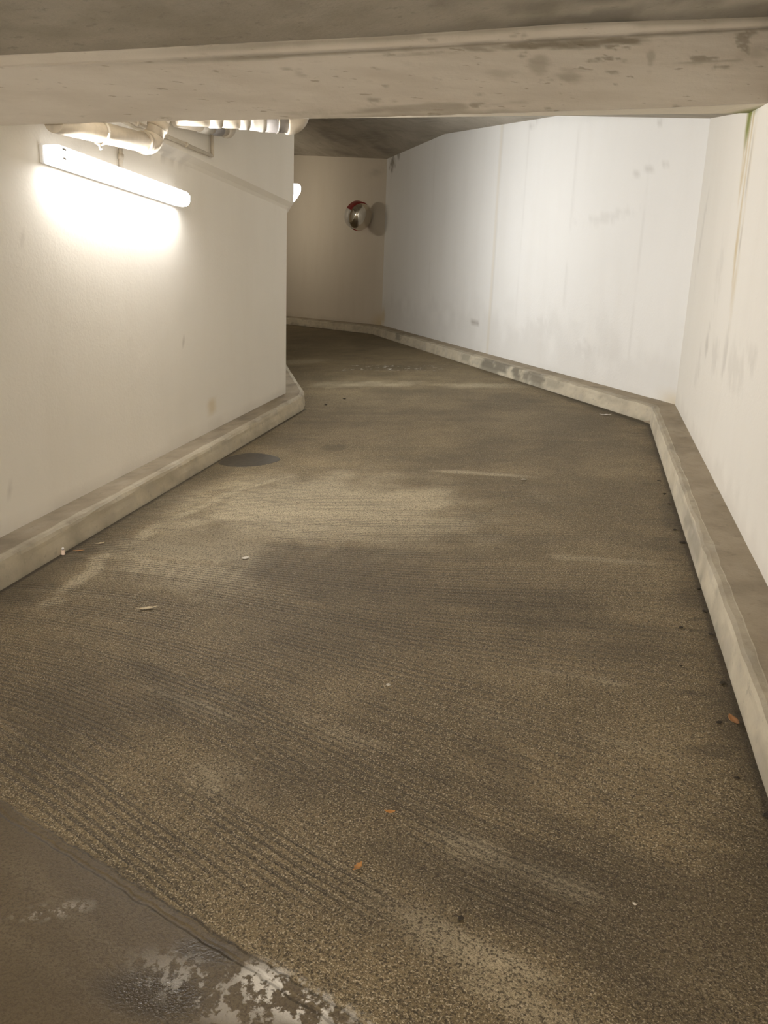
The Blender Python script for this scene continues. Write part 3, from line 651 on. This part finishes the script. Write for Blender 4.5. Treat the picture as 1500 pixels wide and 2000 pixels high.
def conduits():
    a = Vector((-2.770, 4.05, 2.652)); b = Vector((-2.788, 5.64, 2.690)); t = empty('conduit', a, label='thin painted conduit on the wall step, turning up at a right angle', category='conduit')
    L = lambda p: Vector(p) - a
    tube('run', [L(a), L(b)], .013, M['conduit'], t, 12); tube('upright', [L(b + Vector((0, .01, -.005))), L(b + Vector((0.002, .012, .30)))], .013, M['conduit'], t, 12)
    for s in (.35, .75): c = a.lerp(b, s); dd = (b - a).normalized(); tube('clip', [L(c - dd * .012), L(c + dd * .012)], .018, M['conduit'], t, 12)
    a = Vector((-2.840, 4.52, 2.368)); t = empty('lamp_feed_conduit', a, label='short upright conduit feeding the lamp from above', category='conduit')
    tube('tube', [(0, 0, 0), (0, .004, .22)], .013, M['conduit'], t, 12); tube('coupling', [(0, .001, .075), (0, .002, .105)], .018, M['conduit'], t, 12)
conduits()

# ------------------------------------------------------------------ convex mirror on the far wall
def mirror():
    c = Vector((-4.27, 14.735, 3.508)); ax = Vector((.90, -.75, -.40)).normalized()
    u = ax.cross(Vector((0, 0, 1))).normalized(); w = u.cross(ax)          # u: to one side, w: up
    t = empty('convex_mirror', c, label='round chrome convex traffic mirror with red and white rim', category='mirror')
    def ring(r, d, n=48): return [c + ax * d + (u * math.cos(2 * math.pi * k / n) + w * math.sin(2 * math.pi * k / n)) * r - c for k in range(n)]
    n = 48; prof = [(.235, -.155), (.256, -.14), (.262, -.02), (.258, .006), (.246, .006)]
    # rim in four coloured quarters
    for q in range(4):
        bm = bmesh.new(); R = [ring(r, d) for r, d in prof]; k0 = q * 12 + 3
        vs_ = [[bm.verts.new(R[i][(k0 + k) % n]) for k in range(13)] for i in range(len(prof))]
        for i in range(len(prof) - 1):
            for k in range(12): bm.faces.new((vs_[i][k], vs_[i][k + 1], vs_[i + 1][k + 1], vs_[i + 1][k]))
        from_bm('rim_segment', bm, M['mirror_red'] if q in (0, 2) else M['mirror_white'], t, True, label='red rim quarter' if q in (0, 2) else 'white rim quarter')
    bm = bmesh.new(); prev = None; m = 12
    for i in range(m + 1):
        a = (math.pi / 2) * i / m * .999; r = .246 * math.cos(a); d = .005 + .16 * math.sin(a)
        cur = [bm.verts.new(p) for p in ring(max(r, .001), d)]
        if prev:
            for k in range(n): bm.faces.new((prev[k], prev[(k + 1) % n], cur[(k + 1) % n], cur[k]))
        prev = cur
    bm.faces.new(prev); from_bm('mirror_dome', bm, M['chrome'], t, True, label='chrome dome')
    bm = bmesh.new(); f = [bm.verts.new(p) for p in ring(.235, -.155)]; b = [bm.verts.new(p) for p in ring(.10, -.175)]
    for k in range(n): bm.faces.new((f[k], f[(k + 1) % n], b[(k + 1) % n], b[k]))
    bm.faces.new(b); from_bm('back_shell', bm, M['bracket'], t, True)
    wn = Vector((-.6588, -.7523, 0)); hit = Vector((-4.22, 15.035, 3.51))
    tube('bracket_arm', [-ax * .16, hit - c + wn * .02], .018, M['bracket'], t, 12)
    tube('wall_plate', [hit - c + wn * .025, hit - c - wn * .005], .06, M['bracket'], t, 20)
mirror()

# ------------------------------------------------------------------ wet patch and litter
def fpt(x, y, dz=0.0): return Vector((x, y, zf(x, y) + dz))
up = Vector((-GX, -GY, 1)).normalized()
def flat_patch(name, pts, thick, mat, n=72, jit=.0, **props):
    P = [Vector((*p, 0)) for p in pts]; k = len(P); ring = []
    for i in range(n):                                        # closed smooth outline
        s = i / n * k; a = int(s); f = s - a
        p0, p1, p2, p3 = P[(a - 1) % k], P[a % k], P[(a + 1) % k], P[(a + 2) % k]
        q = .5 * ((2 * p1) + (p2 - p0) * f + (2 * p0 - 5 * p1 + 4 * p2 - p3) * f * f + (3 * p1 - p0 - 3 * p2 + p3) * f ** 3); ring.append(q)
    cen = sum(ring, Vector()) / n; ring = [cen + (q - cen) * (1 + jit * (random.random() - .5)) for q in ring]
    o0 = fpt(cen.x, cen.y)
    bm = bmesh.new(); rows = []
    for sc, h in ((1.0, -.002), (.985, thick * .7), (.95, thick), (.5, thick)):
        rows.append([bm.verts.new(fpt(*(cen + (q - cen) * sc).xy, h) - o0) for q in ring])
    for r0, r1 in zip(rows[:-1], rows[1:]):
        for i in range(n): bm.faces.new((r0[i], r0[(i + 1) % n], r1[(i + 1) % n], r1[i]))
    bm.faces.new(rows[-1]); bm.faces.new(rows[0][::-1])
    o = from_bm(name, bm, mat, None, True, **props); o.location = o0; return o
flat_patch('puddle', [(-2.62, 5.33), (-2.61, 5.52), (-2.50, 5.64), (-2.32, 5.61), (-2.17, 5.48), (-2.22, 5.33), (-2.35, 5.25), (-2.50, 5.25)], .0015, M['puddle'], jit=.03, label='dark wet patch on the floor against the left kerb', category='puddle')
def leaf(x, y, ln, wd, rot, curl, mat, label, lobes=0, tilt=.1):
    o0 = fpt(x, y, .003); t = empty('leaf', o0, label=label, category='leaf'); ca, sa = math.cos(rot), math.sin(rot)
    def W(u, v):
        z = curl * ln * ((u * 2 - 1) ** 2 * .5 + abs(v) * .9) + .001 + tilt * ln * .15 * u
        px = (u - .5) * ln; py = v * wd; X = px * ca - py * sa; Y = px * sa + py * ca; return Vector((X, Y, z + GX * X + GY * Y))
    n = 12; bm = bmesh.new(); T, Bt = [], []
    for k in range(n + 1):
        u = k / n; w = math.sin(math.pi * min(1, u * .96 + .03)) ** .8 * (1 - .25 * u)
        if lobes: w *= .55 + .45 * abs(math.cos(lobes * math.pi * u))
        for lst, dz in ((T, .0012), (Bt, 0)): lst.append([bm.verts.new(W(u, v * w * .5) + Vector((0, 0, dz))) for v in (-1, -.5, 0, .5, 1)])
    for k in range(n):
        for i in range(4): bm.faces.new((T[k][i], T[k][i + 1], T[k + 1][i + 1], T[k + 1][i])); bm.faces.new((Bt[k][i + 1], Bt[k][i], Bt[k + 1][i], Bt[k + 1][i + 1]))
        bm.faces.new((T[k][0], T[k + 1][0], Bt[k + 1][0], Bt[k][0])); bm.faces.new((T[k][4], Bt[k][4], Bt[k + 1][4], T[k + 1][4]))
    from_bm('blade', bm, mat, t, True); tube('stalk', [W(.08, 0), W(-.18, .05)], .0014, mat, t, 6); return t
leaf(.583, 2.49, .055, .030, 1.9, .35, M['leaf_brown'], 'curled brown leaf lying against the right kerb')
leaf(-.401, 1.852, .026, .014, .2, .4, M['leaf_orange'], 'tiny curled orange leaf, farther of the two on the near floor')
leaf(-.434, 1.644, .030, .022, 1.2, .2, M['leaf_orange'], 'tiny ragged orange leaf, nearest of all to the viewpoint', 3)
leaf(-1.786, 2.918, .075, .026, .45, .12, M['leaf_pale'], 'pale dry leaf fragment on the ribbed floor', 2)
leaf(-2.50, 3.62, .045, .02, .6, .2, M['leaf_pale'], 'small dry leaf by the left kerb beyond the plastic cap', 2)
leaf(-2.548, 3.50, .05, .018, .3, .15, M['leaf_brown'], 'thin brown leaf beside the plastic cap')
leaf(.265, 7.29, .09, .035, .1, .15, M['foil'], 'white paper scrap on the far floor near the kerb corner', 2)
def cap():
    o0 = fpt(-2.612, 3.448); t = empty('plastic_cap', o0, label='small pale pink plastic cap standing at the foot of the left kerb', category='cap')
    n = 18
    def lathe(name, prof, mat):
        bm = bmesh.new(); rows = [[bm.verts.new((r * math.cos(2 * math.pi * k / n), r * math.sin(2 * math.pi * k / n), z)) for k in range(n)] for r, z in prof]
        for r0, r1 in zip(rows[:-1], rows[1:]):
            for k in range(n): bm.faces.new((r0[k], r0[(k + 1) % n], r1[(k + 1) % n], r1[k]))
        bm.faces.new(rows[0][::-1]); bm.faces.new(rows[-1]); return from_bm(name, bm, mat, t, True)
    lathe('skirt', [(.010, 0), (.0105, .004), (.0085, .022), (.006, .027)], M['cap_pink']); lathe('neck', [(.0055, .027), (.0055, .030)], M['crumb_dark']); lathe('tip', [(.006, .030), (.007, .033), (.006, .038), (.003, .040)], M['cap_white'])
cap()
def chip(name, x, y, sz, mat, flat=.5, **props):
    bm = bmesh.new(); bmesh.ops.create_icosphere(bm, subdivisions=2, radius=.5)
    for v in bm.verts:
        k = 1 + .45 * (random.random() - .5); v.co = Vector((v.co.x * sz * k * (1.4), v.co.y * sz * k, v.co.z * sz * flat * k * .8))
    o = from_bm(name, bm, mat, None, False, **props); o.location = fpt(x, y, sz * flat * .38); o.rotation_euler[2] = random.random() * 6; return o
for x, y, s in [(.49, 3.14, .022), (.588, 2.73, .026), (.54, 2.48, .020), (.575, 4.31, .024), (.585, 4.76, .02), (.575, 4.96, .022), (.565, 5.24, .024), (.55, 2.2, .016), (.598, 3.10, .022), (.60, 3.31, .02), (.605, 3.54, .02), (.46, 2.83, .014), (.595, 4.12, .03), (.60, 2.05, .022), (.57, 1.86, .018)]:
    chip('dirt_crumb', x, y, s * .75, M['crumb_dark'], .45, label='small dark crumb of dirt lying along the right kerb', category='crumb', group='dark crumbs along the right kerb')
chip('pebble', -.155, 1.542, .013, M['crumb_dark'], .7, label='single black pebble on the near floor left of the pale patches', category='pebble')
chip('stone_chip', -1.6, 3.56, .032, M['stone_pale'], .2, label='flat pale stone chip on the lamp-lit floor', category='stone')
chip('stone_chip', -.57, 2.5, .014, M['stone_pale'], .5, label='tiny pale stone chip in the middle of the floor', category='stone')
chip('stone_chip', .24, 1.67, .008, M['stone_pale'], .6, label='tiny white stone chip on the near right floor', category='stone')
chip('stone_chip', -.30, 5.16, .025, M['stone_pale'], .4, label='pale stone chip beside the pale streak up the ramp', category='stone')
for x, y, w in [(-2.52, 7.62, 'nearer'), (-2.42, 7.95, 'farther')]:
    chip('dirt_lump', x, y, .03, M['crumb_dark'], .4, label='small dark dirt lump past the left kerb corner, %s of the two' % w, category='lump', group='dirt lumps past the left kerb corner')
